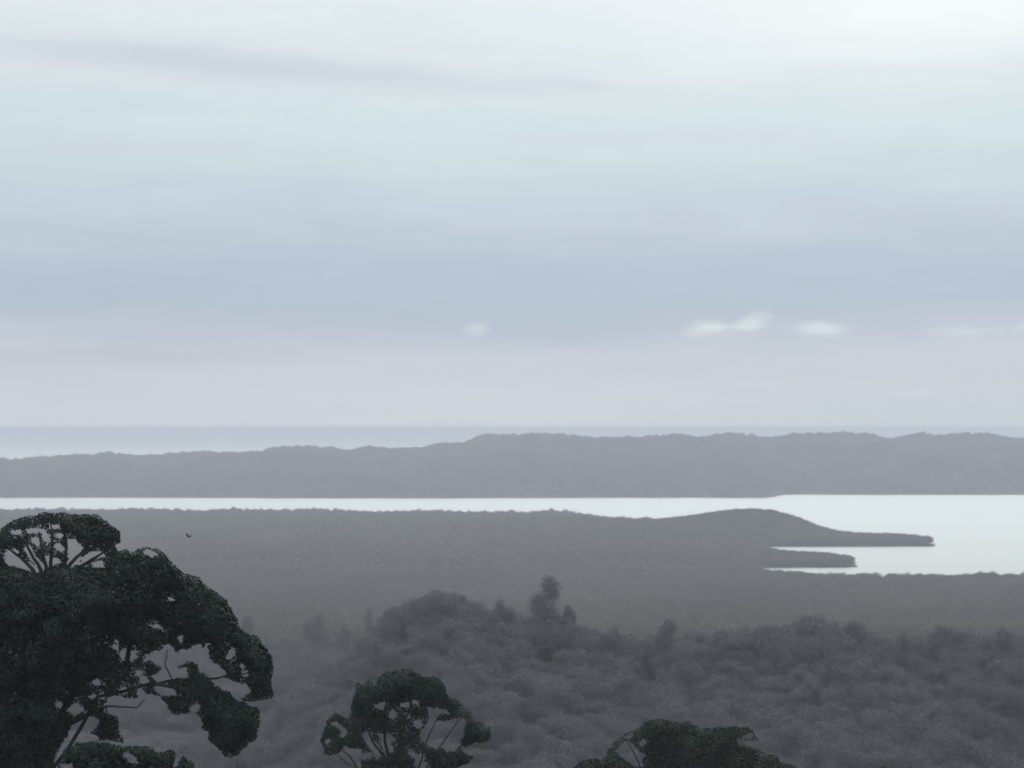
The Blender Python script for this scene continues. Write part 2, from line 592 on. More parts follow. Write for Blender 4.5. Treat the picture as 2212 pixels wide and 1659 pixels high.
def traced_crown(polys, holes, depth, rng, dens, leaf=0.15, thick=1.0, sparse=()):
    """leaves through a crown volume whose outline and gaps follow polygons (view px)"""
    allp = np.concatenate(polys)
    x0, y0 = allp.min(0) - 4; x1, y1 = allp.max(0) + 4
    st = 2.0
    gx, gy = np.meshgrid(np.arange(x0, x1, st), np.arange(y0, y1, st))
    m = np.zeros(gx.shape, bool)
    wob = 3.0
    wx = gx + wob * 2 * fbm(gx / 13, gy / 13, 31, 3); wy = gy + wob * 2 * fbm(gx / 13, gy / 13, 57, 3)
    for p in polys:
        m |= inside(np.asarray(p, float), wx, wy)
    for h in holes:
        m &= ~inside(np.asarray(h, float), wx, wy)
    # distance to the outline
    d = np.zeros(m.shape); cur = m.copy(); k = 0
    while cur.any() and k < 75:
        d += cur
        k += 1
        e = cur.copy()
        e[1:] &= cur[:-1]; e[:-1] &= cur[1:]; e[:, 1:] &= cur[:, :-1]; e[:, :-1] &= cur[:, 1:]
        if k % 2:
            e[1:, 1:] &= cur[:-1, :-1]; e[:-1, :-1] &= cur[1:, 1:]
        cur = e
    d *= st
    mpp = depth * S / FPX                                   # metres per view px
    wgt = np.where(m & (d > 2.5), 1.0, 0.0)
    off = (gx < -30) | (gy > 1690)
    wgt = np.where(off, wgt * 0.35, wgt)
    for sp_, kk in sparse:
        wgt = np.where(inside(np.asarray(sp_, float), gx, gy), wgt * kk, wgt)
    wgt *= 0.65 + 0.7 * vnoise(gx / 17, gy / 17, 12)
    n = int(wgt.sum() * dens)
    ci = rng.choice(wgt.size, n, p=(wgt / wgt.sum()).ravel())
    fx = gx.ravel()[ci] + rng.uniform(-st, st, n) * 0.6
    fy = gy.ravel()[ci] + rng.uniform(-st, st, n) * 0.6
    dd = np.minimum(d.ravel()[ci], 120)
    R = 130.0
    T = np.sqrt(np.maximum(dd * (2 * R - dd), 1)) * mpp * thick
    # billows: the crown's near and far faces bulge in clumps
    bul = 0.75 + 0.5 * vnoise(fx / 38, fy / 34, 77)
    off_y = rng.uniform(-1, 1, n)
    off_y = np.sign(off_y) * np.abs(off_y) ** 0.6 * T * bul
    c = at(fx, fy, depth + off_y)
    # clump centres give each tuft a lit top and a shaded underside
    nc = max(12, int(m.sum() * st * st / 900))
    pick = rng.integers(0, n, nc)
    cc = c[pick] - np.array([0, 0, 12 * mpp])
    near = np.empty(n, int)
    for s in range(0, n, 4000):
        q = ((c[s:s + 4000, None, :] - cc[None]) ** 2).sum(-1)
        near[s:s + 4000] = q.argmin(1)
    nr = unit(c - cc[near]) + rng.normal(0, 0.45, (n, 3)) + np.array([0, 0, 0.25])
    nr = unit(nr)
    L = leaf * rng.uniform(0.6, 1.25, n) * np.clip(0.55 + dd / 30, 0.55, 1.15)
    return leaf_quads(c, nr, L, L * rng.uniform(0.45, 0.72, n), rng)


Zm = lambda ox, oy, k: (lambda pts: np.array([((ox + x / k) * 0.76806, (oy + y / k) * 0.76806) for x, y in pts]))
z1 = Zm(0, 1400, 2.1825)
z2 = Zm(600, 1560, 2.4578)
z3 = Zm(1500, 1560, 2.4578)
z7 = Zm(2200, 1700, 3.253)


def big_tree(name, label, depth, trunk_px, polys, holes, limbs, rng, dens, mat, leaf=0.15, trunk_r=0.3, thick=1.0, sparse=(), twigs=()):
    """a traced tree: empty at its base > trunk (> branch), crown"""
    tx, ty = trunk_px                                       # where the trunk forks, view px
    fork = at(tx, ty, depth)
    bx, by = fork[0] + rng.uniform(-0.6, 0.6), depth
    gz = float(near_h(np.array([bx]), np.array([by]))[0])
    root = empty(name, (bx, by, gz))
    base = np.array([bx, by, gz])
    tag(root, label, 'tree', 'dark trees close to the viewpoint')
    # trunk
    n = 9
    p = wiggle(base - [0, 0, 0.4], fork, n, 0.12, rng)
    r = np.linspace(trunk_r, trunk_r * 0.55, n); r[0] *= 1.5; r[1] *= 1.12
    v, f = tube(p - base, r, 10)
    tr = mesh_np('trunk', v, f, M_BARK, smooth=True, parent=root)
    for lb in limbs:                                        # (pts in view px, depth offsets, r0)
        pts, doff, r0 = lb
        q = np.array([at(px, py, depth + dz) for (px, py), dz in zip(pts, doff)])
        # refine
        fine = []
        for a_, b_ in zip(q[:-1], q[1:]):
            fine.append(wiggle(a_, b_, 5, np.linalg.norm(b_ - a_) * 0.03, rng)[:-1])
        fine = np.concatenate(fine + [q[-1:]])
        rr = np.linspace(r0, max(0.012, r0 * 0.3), len(fine))
        v, f = tube(fine - base, rr, 6)
        mesh_np('branch', v, f, M_BARK, smooth=True, parent=tr)
    v, f = traced_crown(polys, holes, depth, rng, dens, leaf, thick, sparse)
    mesh_np('crown', v - base, f, mat, parent=root)
    return root


rng = np.random.default_rng(7)

# ---- tall tree at the far left, its domed top open inside
A_poly = [z1([(-420, 470), (-330, 330), (-200, 290), (-60, 240), (0, 185), (60, 140), (130, 112), (220, 105), (240, 90), (400, 80), (440, 95), (590, 98), (640, 125),
              (700, 180), (742, 205), (748, 280), (718, 290), (722, 322), (735, 330), (720, 470), (560, 640), (200, 760), (-300, 760), (-430, 600)])]
A_holes = [z1(h) for h in [
    [(30, 375), (50, 358), (110, 366), (190, 408), (250, 452), (200, 452), (120, 422), (50, 408)],
    [(148, 310), (190, 298), (202, 350), (250, 390), (275, 440), (245, 442), (210, 402), (172, 350)],
    [(273, 365), (302, 358), (312, 412), (290, 420)],
    [(315, 385), (350, 368), (367, 390), (345, 412), (320, 412)],
    [(328, 300), (370, 288), (394, 315), (375, 330)],
    [(415, 258), (452, 260), (492, 290), (440, 332), (415, 342)],
    [(420, 357), (505, 296), (514, 315), (490, 347), (430, 372)],
    [(408, 412), (430, 375), (492, 358), (482, 402), (420, 422)],
    [(500, 370), (560, 333), (632, 336), (647, 362), (560, 367), (510, 387)],
    [(488, 402), (532, 388), (522, 422), (490, 424)],
    [(568, 402), (632, 393), (637, 422), (575, 422)],
    [(263, 223), (302, 220), (302, 262), (273, 267)],
    [(158, 193), (230, 190), (287, 198), (287, 212), (168, 212)],
    [(73, 203), (132, 203), (122, 217), (78, 220)],
    [(23, 342), (75, 316), (112, 330), (90, 352), (40, 362)],
    [(188, 250), (232, 248), (252, 275), (230, 292), (198, 272)],
    [(303, 168), (362, 173), (367, 187), (310, 187)],
    [(352, 223), (384, 223), (378, 240), (352, 240)]]]
A_sparse = [(z1([(20, 230), (650, 220), (660, 430), (240, 460), (20, 420)]), 0.85)]
fan = [((250, 620), (200, 440), (120, 360), (40, 300)), ((250, 620), (250, 440), (190, 340), (140, 250)),
       ((260, 620), (285, 430), (262, 330), (240, 210)), ((270, 620), (310, 430), (320, 300), (310, 160)),
       ((280, 620), (400, 420), (408, 300), (395, 170)), ((290, 620), (415, 430), (500, 340), (560, 240)),
       ((300, 620), (470, 440), (560, 380), (660, 330)), ((240, 620), (150, 450), (40, 420), (-60, 360))]
big_tree('gum_tree', 'tall dark gum tree at far left, its domed top pierced by fan of bright gaps', 97.0, (95, 1340), A_poly, A_holes,
         [(z1(b_), (0, -0.3, 0.4 * (-1) ** i, 0.8 * (-1) ** i), 0.11) for i, b_ in enumerate(fan)],
         rng, 2.4, M_LEAF, 0.14, 0.34, 0.9, A_sparse)

# ---- the great tree in front of it
B_poly = [z1([(-520, 900), (-500, 640), (-380, 520), (-200, 460), (-40, 440), (100, 440), (235, 462), (300, 430), (480, 425), (640, 422), (690, 395), (715, 332), (760, 305), (795, 335), (820, 318), (860, 297),
              (930, 297), (980, 315), (1020, 350), (1050, 390), (1090, 425), (1130, 455), (1180, 472), (1215, 480), (1250, 520), (1290, 545),
              (1340, 580), (1390, 625), (1430, 680), (1435, 710), (1468, 750), (1475, 790), (1510, 825), (1570, 848), (1610, 885), (1650, 940),
              (1677, 990), (1685, 1040), (1680, 1100), (1665, 1130), (1680, 1180), (1685, 1240), (1650, 1245), (1560, 1252), (1510, 1256), (1520, 1268),
              (1560, 1275), (1595, 1310), (1600, 1390), (1590, 1460), (1560, 1500), (1530, 1510), (1520, 1530), (1490, 1550), (1460, 1590),
              (1420, 1605), (1380, 1590), (1340, 1545), (1300, 1510), (1270, 1470), (1275, 1440), (1225, 1420), (1240, 1380), (1220, 1340),
              (1180, 1325), (1110, 1328), (1075, 1335), (1030, 1300), (1025, 1270), (980, 1225), (940, 1210), (890, 1210), (840, 1235),
              (780, 1230), (700, 1215), (660, 1250), (635, 1290), (665, 1318), (720, 1340), (735, 1400), (735, 1450), (762, 1475),
              (765, 1515), (700, 1500), (610, 1490), (590, 1460), (540, 1445), (590, 1400), (600, 1360), (560, 1345), (500, 1355),
              (440, 1400), (430, 1450), (385, 1510), (340, 1600), (330, 1780), (200, 1900), (-200, 1950), (-420, 1800), (-530, 1300)])]
B_holes = [z1(h) for h in [
    [(885, 1000), (905, 965), (950, 945), (1000, 935), (1010, 910), (1040, 903), (1065, 925), (1075, 960), (1120, 935), (1180, 935),
     (1190, 910), (1230, 905), (1250, 930), (1270, 900), (1278, 970), (1300, 1005), (1340, 1030), (1385, 1070), (1370, 1095), (1290, 1110),
     (1265, 1080), (1225, 1060), (1215, 1020), (1190, 998), (1140, 1000), (1090, 1025), (1078, 1055), (1110, 1060), (1140, 1045),
     (1150, 1100), (1050, 1105), (1025, 1110), (1020, 1135), (970, 1140), (930, 1095), (970, 1090), (990, 1060), (998, 1025), (950, 1020), (930, 995)],
    [(1295, 1115), (1400, 1110), (1440, 1135), (1510, 1150), (1535, 1185), (1490, 1215), (1480, 1245), (1495, 1262), (1440, 1225), (1410, 1185), (1370, 1180), (1340, 1160)],
    [(943, 1165), (980, 1153), (1030, 1156), (1072, 1180), (1077, 1210), (1000, 1210), (958, 1192)],
    [(1168, 1290), (1215, 1263), (1222, 1300), (1195, 1322), (1170, 1312)],
    [(733, 960), (755, 923), (780, 930), (784, 997), (748, 987)],
    [(796, 950), (825, 933), (832, 970), (815, 1000), (796, 992)],
    [(693, 905), (710, 863), (727, 890), (724, 932), (698, 927)],
    [(1386, 982), (1430, 923), (1449, 940), (1442, 967), (1400, 987)],
    [(1474, 1035), (1490, 1018), (1504, 1040), (1490, 1056)],
    [(1488, 1070), (1517, 1063), (1517, 1092), (1493, 1100)],
    [(858, 1110), (890, 1098), (912, 1125), (902, 1147), (868, 1137)],
    [(743, 1175), (770, 1163), (780, 1195), (755, 1207)],
    [(423, 1305), (450, 1273), (480, 1268), (514, 1300), (460, 1337)],
    [(348, 1263), (377, 1260), (380, 1287), (353, 1287)],
    [(563, 1135), (600, 1116), (622, 1140), (580, 1147)],
    [(543, 1215), (577, 1208), (572, 1230), (546, 1230)],
    [(610, 1208), (637, 1203), (637, 1230), (613, 1230)],
    [(1036, 622), (1072, 622), (1070, 637), (1041, 638)],
    [(893, 330), (920, 322), (960, 342), (935, 362), (903, 350)],
    [(943, 787), (987, 785), (992, 802), (948, 802)],
    [(833, 1068), (872, 1068), (862, 1092), (838, 1092)],
    [(838, 1188), (872, 1186), (882, 1210), (848, 1212)],
    [(1098, 858), (1127, 852), (1112, 889)]]]
B_sparse = [(z1([(640, 850), (900, 850), (900, 1200), (640, 1240)]), 0.7), (z1([(340, 1100), (650, 1100), (650, 1330), (340, 1330)]), 0.75)]
B_limbs = [
    (z1([(150, 1900), (420, 1400), (650, 1280), (720, 1282), (840, 1290), (890, 1232)]), (0, .2, -.3, -.5, -.5, -.4), 0.05),
    (z1([(150, 1900), (520, 1120), (780, 1010), (790, 930), (830, 760)]), (0, .4, .6, .6, .6), 0.16),
    (z1([(150, 1900), (600, 1220), (930, 1140), (1060, 1120), (1290, 1110), (1400, 1100), (1560, 1060)]), (0, .4, .3, .3, .2, .1, 0), 0.075),
    (z1([(930, 1140), (1180, 1180), (1330, 1330), (1420, 1520)]), (-.5, -.6, -.6, -.5), 0.07),
    (z1([(150, 1900), (280, 1200), (420, 800), (640, 560), (900, 400)]), (0, .5, 1, 1, .6), 0.18),
    (z1([(420, 800), (800, 700), (1200, 620), (1350, 640)]), (1, .2, -.4, -.8), 0.10),
    (z1([(280, 1200), (60, 900), (-150, 700)]), (.5, 1.2, 1.4), 0.13),
    (z1([(650, 1280), (660, 1340), (680, 1420)]), (-.8, -.9, -.9), 0.035),
    (z1([(720, 900), (680, 870), (640, 860)]), (.4, .4, .4), 0.03),
    (z1([(1060, 1120), (1010, 1020), (1030, 930)]), (-.6, -.6, -.6), 0.03)]
big_tree('gum_tree', 'great dark gum tree filling lower left, with long drooping bough on its right', 80.0, (60, 1560), B_poly, B_holes,
         B_limbs, rng, 2.0, M_LEAF, 0.125, 0.42, 1.25, B_sparse)

# ---- low crown at its foot
C_poly = [z1([(385, 1545), (450, 1502), (560, 1490), (640, 1500), (760, 1525), (830, 1515), (930, 1525), (955, 1565), (1000, 1545), (1050, 1540), (1085, 1560),
              (1075, 1600), (1066, 1652), (1085, 1640), (1100, 1588), (1130, 1575), (1180, 1610), (1205, 1670), (1190, 1800), (1050, 1950), (700, 2040), (420, 1960), (330, 1750)])]
C_holes = [z1(h) for h in [[(758, 1580), (790, 1563), (822, 1590), (847, 1632), (810, 1627), (773, 1602)], [(375, 1642), (440, 1636), (450, 1665), (380, 1670)]]]
big_tree('young_gum_tree', 'low dark crown at bottom edge, tucked under the great left tree', 72.0, (300, 1780), C_poly, C_holes,
         [(z1([(850, 2000), (950, 1750), (1060, 1640), (1080, 1570)]), (0, 0, -.2, -.3), 0.05),
          (z1([(850, 2000), (700, 1750), (640, 1540)]), (0, .2, .3), 0.07),
          (z1([(850, 2000), (1050, 1780), (1150, 1620)]), (0, .2, .3), 0.06)],
         rng, 2.2, M_LEAF, 0.12, 0.2, 0.9)

# ---- tree in the middle
D_poly = [z2([(975, 885), (985, 868), (1020, 878), (1040, 895), (1060, 868), (1100, 870), (1115, 890), (1135, 840), (1180, 802), (1240, 795), (1290, 783),
              (1370, 788), (1410, 820), (1440, 832), (1550, 838), (1580, 870), (1600, 910), (1622, 915), (1618, 950), (1640, 985),
              (1690, 1000), (1720, 1035), (1770, 1070), (1805, 1110), (1800, 1138), (1850, 1150), (1915, 1195), (1920, 1270), (1890, 1297),
              (1800, 1310), (1760, 1330), (1722, 1345), (1735, 1370), (1800, 1383), (1810, 1400), (1775, 1450), (1730, 1455), (1700, 1475),
              (1720, 1600), (1640, 1780), (1400, 1860), (1100, 1800), (1010, 1600), (1015, 1400), (1022, 1345), (940, 1350), (910, 1318), (890, 1360), (850, 1388), (765, 1388),
              (760, 1340), (730, 1290), (738, 1240), (772, 1185), (790, 1120), (830, 1083), (880, 1110), (930, 1130), (950, 1010), (970, 950)])]
D_holes = [z2(h) for h in [
    [(1430, 1245), (1470, 1190), (1500, 1130), (1480, 1060), (1540, 1062), (1600, 1075), (1640, 1095), (1560, 1100), (1535, 1140), (1570, 1150),
     (1600, 1160), (1660, 1140), (1735, 1135), (1745, 1165), (1720, 1220), (1730, 1260), (1695, 1280), (1705, 1310), (1670, 1352), (1610, 1357),
     (1580, 1327), (1540, 1332), (1480, 1312), (1445, 1287)],
    [(818, 1168), (850, 1163), (892, 1188), (917, 1215), (907, 1252), (878, 1260), (893, 1210), (850, 1192)],
    [(766, 1287), (802, 1272), (803, 1292), (776, 1306)],
    [(1122, 1040), (1160, 1028), (1197, 1023), (1182, 1062), (1150, 1064)],
    [(1218, 1090), (1245, 1073), (1264, 1110), (1240, 1132), (1218, 1122)],
    [(1332, 1104), (1356, 1097), (1361, 1123), (1338, 1131)],
    [(1293, 1030), (1352, 1018), (1342, 1047), (1298, 1052)],
    [(1368, 1013), (1422, 1016), (1417, 1037), (1383, 1034)],
    [(1388, 1160), (1427, 1148), (1437, 1192), (1400, 1202)],
    [(1028, 1245), (1080, 1226), (1097, 1270), (1152, 1340), (1167, 1382), (1130, 1407), (1098, 1360), (1058, 1290)],
    [(1153, 1240), (1230, 1243), (1257, 1275), (1222, 1300), (1242, 1350), (1200, 1397), (1178, 1350), (1163, 1290)],
    [(1028, 1390), (1090, 1373), (1092, 1402), (1038, 1417)],
    [(1358, 1370), (1380, 1358), (1412, 1390), (1390, 1412)],
    [(1398, 1420), (1440, 1373), (1457, 1400), (1442, 1430), (1492, 1450), (1460, 1472), (1398, 1467)]]]
D_sparse = [(z2([(1000, 1060), (1470, 1040), (1480, 1400), (1010, 1400)]), 0.72)]
D_limbs = [
    (z2([(1330, 1800), (1440, 1420), (1475, 1290), (1530, 1160), (1600, 1080)]), (0, .2, .2, .2, .2), 0.05),
    (z2([(1330, 1800), (1480, 1460), (1570, 1320), (1690, 1150), (1760, 1100)]), (0, -.3, -.4, -.5, -.5), 0.05),
    (z2([(1330, 1800), (1620, 1460), (1710, 1320), (1830, 1240)]), (0, -.4, -.5, -.5), 0.06),
    (z2([(1330, 1800), (1220, 1450), (1185, 1290), (1180, 1100), (1220, 900)]), (0, .2, .3, .3, .2), 0.11),
    (z2([(1330, 1800), (1300, 1450), (1310, 1200), (1400, 950)]), (0, 0, 0, .2), 0.10),
    (z2([(1330, 1800), (1010, 1500), (950, 1400), (890, 1345), (850, 1280)]), (0, -.3, -.4, -.4, -.4), 0.05),
    (z2([(1330, 1800), (990, 1520), (900, 1420), (855, 1375)]), (0, .3, .4, .4), 0.022),
    (z2([(1010, 1520), (930, 1440), (860, 1390), (815, 1370)]), (.2, .3, .4, .4), 0.018),
    (z2([(1020, 1520), (965, 1430), (930, 1390), (905, 1330)]), (.2, .3, .4, .4), 0.018),
    (z2([(1220, 1450), (1100, 1290), (1040, 1100), (1030, 930)]), (.2, -.3, -.4, -.4), 0.06)]
big_tree('gum_tree', 'dark gum tree standing alone at bottom centre, branches showing through open crown', 108.0, (920, 1752), D_poly, D_holes,
         D_limbs, rng, 3.0, M_LEAF, 0.14, 0.26, 1.0, D_sparse)

# ---- broad tree right of the middle
E_poly = [z3([(150, 1700), (200, 1560), (265, 1475), (310, 1430), (370, 1405), (430, 1398), (460, 1412), (490, 1400), (500, 1350), (540, 1300), (565, 1272), (600, 1265), (620, 1230),
              (660, 1215), (720, 1190), (770, 1150), (830, 1132), (900, 1135), (960, 1145), (1030, 1150), (1080, 1145), (1110, 1175),
              (1160, 1195), (1230, 1195), (1290, 1180), (1350, 1185), (1420, 1180), (1490, 1185), (1520, 1220), (1545, 1255), (1572, 1288),
              (1500, 1298), (1440, 1276), (1412, 1272), (1430, 1300), (1500, 1320), (1560, 1345), (1620, 1370), (1690, 1385), (1710, 1430),
              (1800, 1445), (1835, 1480), (1900, 1600), (1860, 1760), (1500, 1900), (900, 1950), (400, 1880), (170, 1800)])]
E_holes = [z3(h) for h in [
    [(560, 1355), (600, 1340), (625, 1310), (660, 1300), (710, 1330), (745, 1375), (770, 1380), (740, 1420), (755, 1460), (700, 1445), (640, 1420), (600, 1385)],
    [(1440, 1250), (1480, 1233), (1522, 1245), (1500, 1260), (1450, 1272)],
    [(733, 1295), (770, 1283), (784, 1305), (745, 1322)],
    [(625, 1258), (680, 1243), (690, 1255), (650, 1275)]]]
E_limbs = [(z3([(1050, 2000), (800, 1600), (700, 1380), (640, 1270)]), (0, -.4, -.6, -.6), 0.08),
           (z3([(1050, 2000), (1000, 1500), (880, 1200)]), (0, .3, .4), 0.14),
           (z3([(1050, 2000), (1250, 1500), (1400, 1270), (1520, 1210)]), (0, -.2, -.4, -.5), 0.11),
           (z3([(1050, 2000), (550, 1650), (380, 1450)]), (0, .3, .4), 0.10),
           (z3([(1050, 2000), (1500, 1560), (1720, 1440)]), (0, .3, .4), 0.10)]
big_tree('broad_gum_tree', 'broad dark green tree top at bottom edge, right of centre, with a gap', 132.0, (1500, 1850), E_poly, E_holes,
         E_limbs, rng, 2.8, M_LEAF2, 0.165, 0.34, 1.1)

# ---- tip of one more at the bottom right
F_poly = [z7([(700, 1640), (780, 1510), (850, 1462), (940, 1453), (1040, 1458), (1100, 1490), (1190, 1478), (1245, 1505), (1330, 1640), (1350, 1900), (1000, 2050), (700, 1900)])]
big_tree('small_gum_tree', 'small tree tip just peeping over bottom edge at the right', 140.0, (1920, 1760), F_poly, [],
         [(z7([(1000, 2100), (950, 1800), (940, 1520)]), (0, .2, .2), 0.06), (z7([(1000, 2100), (1100, 1800), (1180, 1540)]), (0, -.2, -.2), 0.05)],
         rng, 0.75, M_LEAF2, 0.20, 0.2, 1.0)

# ------------------------------------------------------------------ wood on the spur
def crown_proto(kind, rng, nquad, qs, tri=False, jit=0.35, skirt=False):
    """unit tree crown (height 1 incl. trunk, half width ~0.38): leaf tufts over many lobes"""
    lobes = []
    if kind == 'dome':
        for i in range(13):
            a_ = rng.uniform(0, 2 * np.pi); q = math.sqrt(rng.uniform(0, 1)) * 0.30
            z = 0.80 - (q / 0.30) ** 2 * 0.26 + rng.uniform(-0.05, 0.03)
            lobes.append((q * math.cos(a_), q * math.sin(a_), z, rng.uniform(0.10, 0.17)))
        lobes.append((0, 0, 0.62, 0.24))
    elif kind == 'tall':
        for i in range(11):
            z = 0.38 + i * 0.052; q = 0.16 * (1 - abs(z - 0.6) / 0.6)
            a_ = rng.uniform(0, 2 * np.pi)
            lobes.append((q * math.cos(a_), q * math.sin(a_), z, rng.uniform(0.085, 0.14)))
        lobes.append((0, 0, 0.66, 0.17))
    else:                                                    # open: separate plates of leaves
        for i in range(20):
            a_ = rng.uniform(0, 2 * np.pi); q = rng.uniform(0.04, 0.31)
            lobes.append((q * math.cos(a_), q * math.sin(a_), rng.uniform(0.50, 0.88) - q * 0.25, rng.uniform(0.06, 0.13)))
        lobes.append((0, 0, 0.84, 0.13))
    if skirt:                                                # lower boughs, down to the ground
        for i in range(7):
            a_ = i * 0.9 + rng.uniform(-0.3, 0.3)
            lobes.append((0.2 * math.cos(a_), 0.2 * math.sin(a_), rng.uniform(0.2, 0.45), rng.uniform(0.12, 0.18)))
    C, N = [], []
    w = np.array([l[3] ** 2 for l in lobes]); w /= w.sum()
    for (x, y, z, r), wi in zip(lobes, w):
        k = max(1, int(round(nquad * wi)))
        d = unit(rng.normal(size=(k, 3)))
        rad = r * (rng.uniform(0.5, 1.05, k) + 0.16 * np.sin(d[:, 0] * 7 + d[:, 2] * 9 + x * 50) * np.sin(d[:, 1] * 8 + z * 40))[:, None]
        C.append(np.array([x, y, z]) + d * rad * np.array([1.1, 1.1, 0.85]))
        N.append(unit(d + rng.normal(0, jit, (k, 3))))
    C = np.concatenate(C); N = np.concatenate(N)
    L = qs * rng.uniform(0.6, 1.3, len(C))
    if tri:
        v, f = leaf_quads(C, N, L * 1.25, L * 1.1, rng)
        v = v.reshape(-1, 4, 3)[:, 1:].reshape(-1, 3)
        return (v, np.arange(len(v)).reshape(-1, 3)), lobes
    return leaf_quads(C, N, L, L * 0.75, rng), lobes


def trunk_proto(lobes, rng):
    parts = [tube(wiggle((0, 0, -0.03), (0.0, 0.0, 0.66), 6, 0.008, rng), np.linspace(0.024, 0.010, 6), 6)]
    for (x, y, z, r) in lobes[:5]:
        parts.append(tube(wiggle((0, 0, z * 0.55), (x, y, z), 4, 0.01, rng), np.linspace(0.010, 0.004, 4), 5))
    return join(parts)


prng = np.random.default_rng(41)
PROTO = {}
for kind in ('dome', 'tall', 'open'):
    for k in range(2):
        (v, f), lobes = crown_proto(kind, prng, 14000, 0.021, True, 0.5, True)
        cm = mesh_np('crown', v, f, M_CANOPY, link=False).data
        v, f = trunk_proto(lobes, prng)
        tm = mesh_np('trunk', v, f, M_BARK, link=False, smooth=True).data
        PROTO[kind, k] = (cm, tm)


def wood_tree(name, dx, dy, wpx, depth, kind, k, label, group, zrot):
    """tree whose top stands at view pixel (dx, dy) at a distance"""
    top = at(dx, dy, depth)
    gz = float(near_h(top[:1], np.array([depth]))[0])
    h = max(top[2] - gz, 5.0)
    w = wpx * S / FPX * depth / {'dome': 0.78, 'tall': 0.52, 'open': 0.76}[kind]
    root = empty(name, (top[0], depth, gz))
    root.scale = (w, w, h / 0.93)
    root.rotation_euler = (0, 0, zrot)
    tag(root, label, 'tree', group)
    cm, tm = PROTO[kind, k]
    for nm, me in (('trunk', tm), ('crown', cm)):
        o = bpy.data.objects.new(nm, me)
        COL.objects.link(o)
        o.parent = root
    return (top[0], depth, w * 0.4)


G1 = 'hazy trees along the crest of the wooded spur'
G2 = 'faint trees in the valley left of the spur'
taken = []
own = [
    (945, 1274, 120, 512, 'dome', 0, 'wide domed hazy tree, highest hump at left end of wooded spur', G1),
    (1180, 1250, 84, 515, 'tall', 0, 'tall narrow dark tree sticking up highest from the misty wood', G1),
    (1085, 1283, 58, 520, 'dome', 1, 'small faint tree between wide domed tree and tall narrow tree', G1),
    (868, 1308, 70, 508, 'dome', 1, 'rounded hazy tree leaning against left side of wide domed tree', G1),
    (1225, 1306, 50, 518, 'open', 1, 'short tree just right of the tall narrow tree', G1),
    (1440, 1346, 60, 520, 'tall', 1, 'slim hazy tree by the dip in crest right of centre', G1),
    (1755, 1317, 120, 520, 'dome', 1, 'broad rounded hazy tree, highest on right half of wooded spur', G1),
    (1850, 1331, 80, 522, 'dome', 0, 'lower rounded tree on right shoulder of broad rounded tree', G1),
    (2040, 1336, 92, 520, 'dome', 1, 'rounded dark tree top near right end of spur, second from right edge', G1),
    (2165, 1349, 76, 520, 'dome', 0, 'last rounded tree on spur crest by right edge', G1),
    (1955, 1372, 50, 505, 'tall', 0, 'pointed small tree in the notch before the last two rounded crest trees', G1),
    (1655, 1343, 90, 520, 'dome', 0, 'rounded hazy tree directly left of broad rounded tree', G1),
    (1560, 1357, 80, 520, 'dome', 1, 'low rounded tree midway between slim tree and broad rounded tree', G1),
    (1325, 1353, 70, 516, 'open', 0, 'low loose tree on sagging crest left of slim tree', G1),
    (685, 1308, 60, 840, 'dome', 1, 'lone faint grey tree standing up in valley left of spur', G2),
    (742, 1346, 40, 830, 'open', 0, 'smaller faint tree just right of the lone faint grey tree', G2),
    (797, 1318, 26, 900, 'tall', 1, 'slender faint tree close against left foot of spur', G2),
    (536, 1318, 34, 900, 'dome', 0, 'faint round tree right beside outline of great left tree', G2),
]
for i, (dx, dy, wp, dep, kd, k, lab, grp) in enumerate(own):
    taken.append(wood_tree('hazy_tree' if grp == G1 else 'faint_tree', dx, dy, wp, dep, kd, k, lab, grp, i * 1.3))

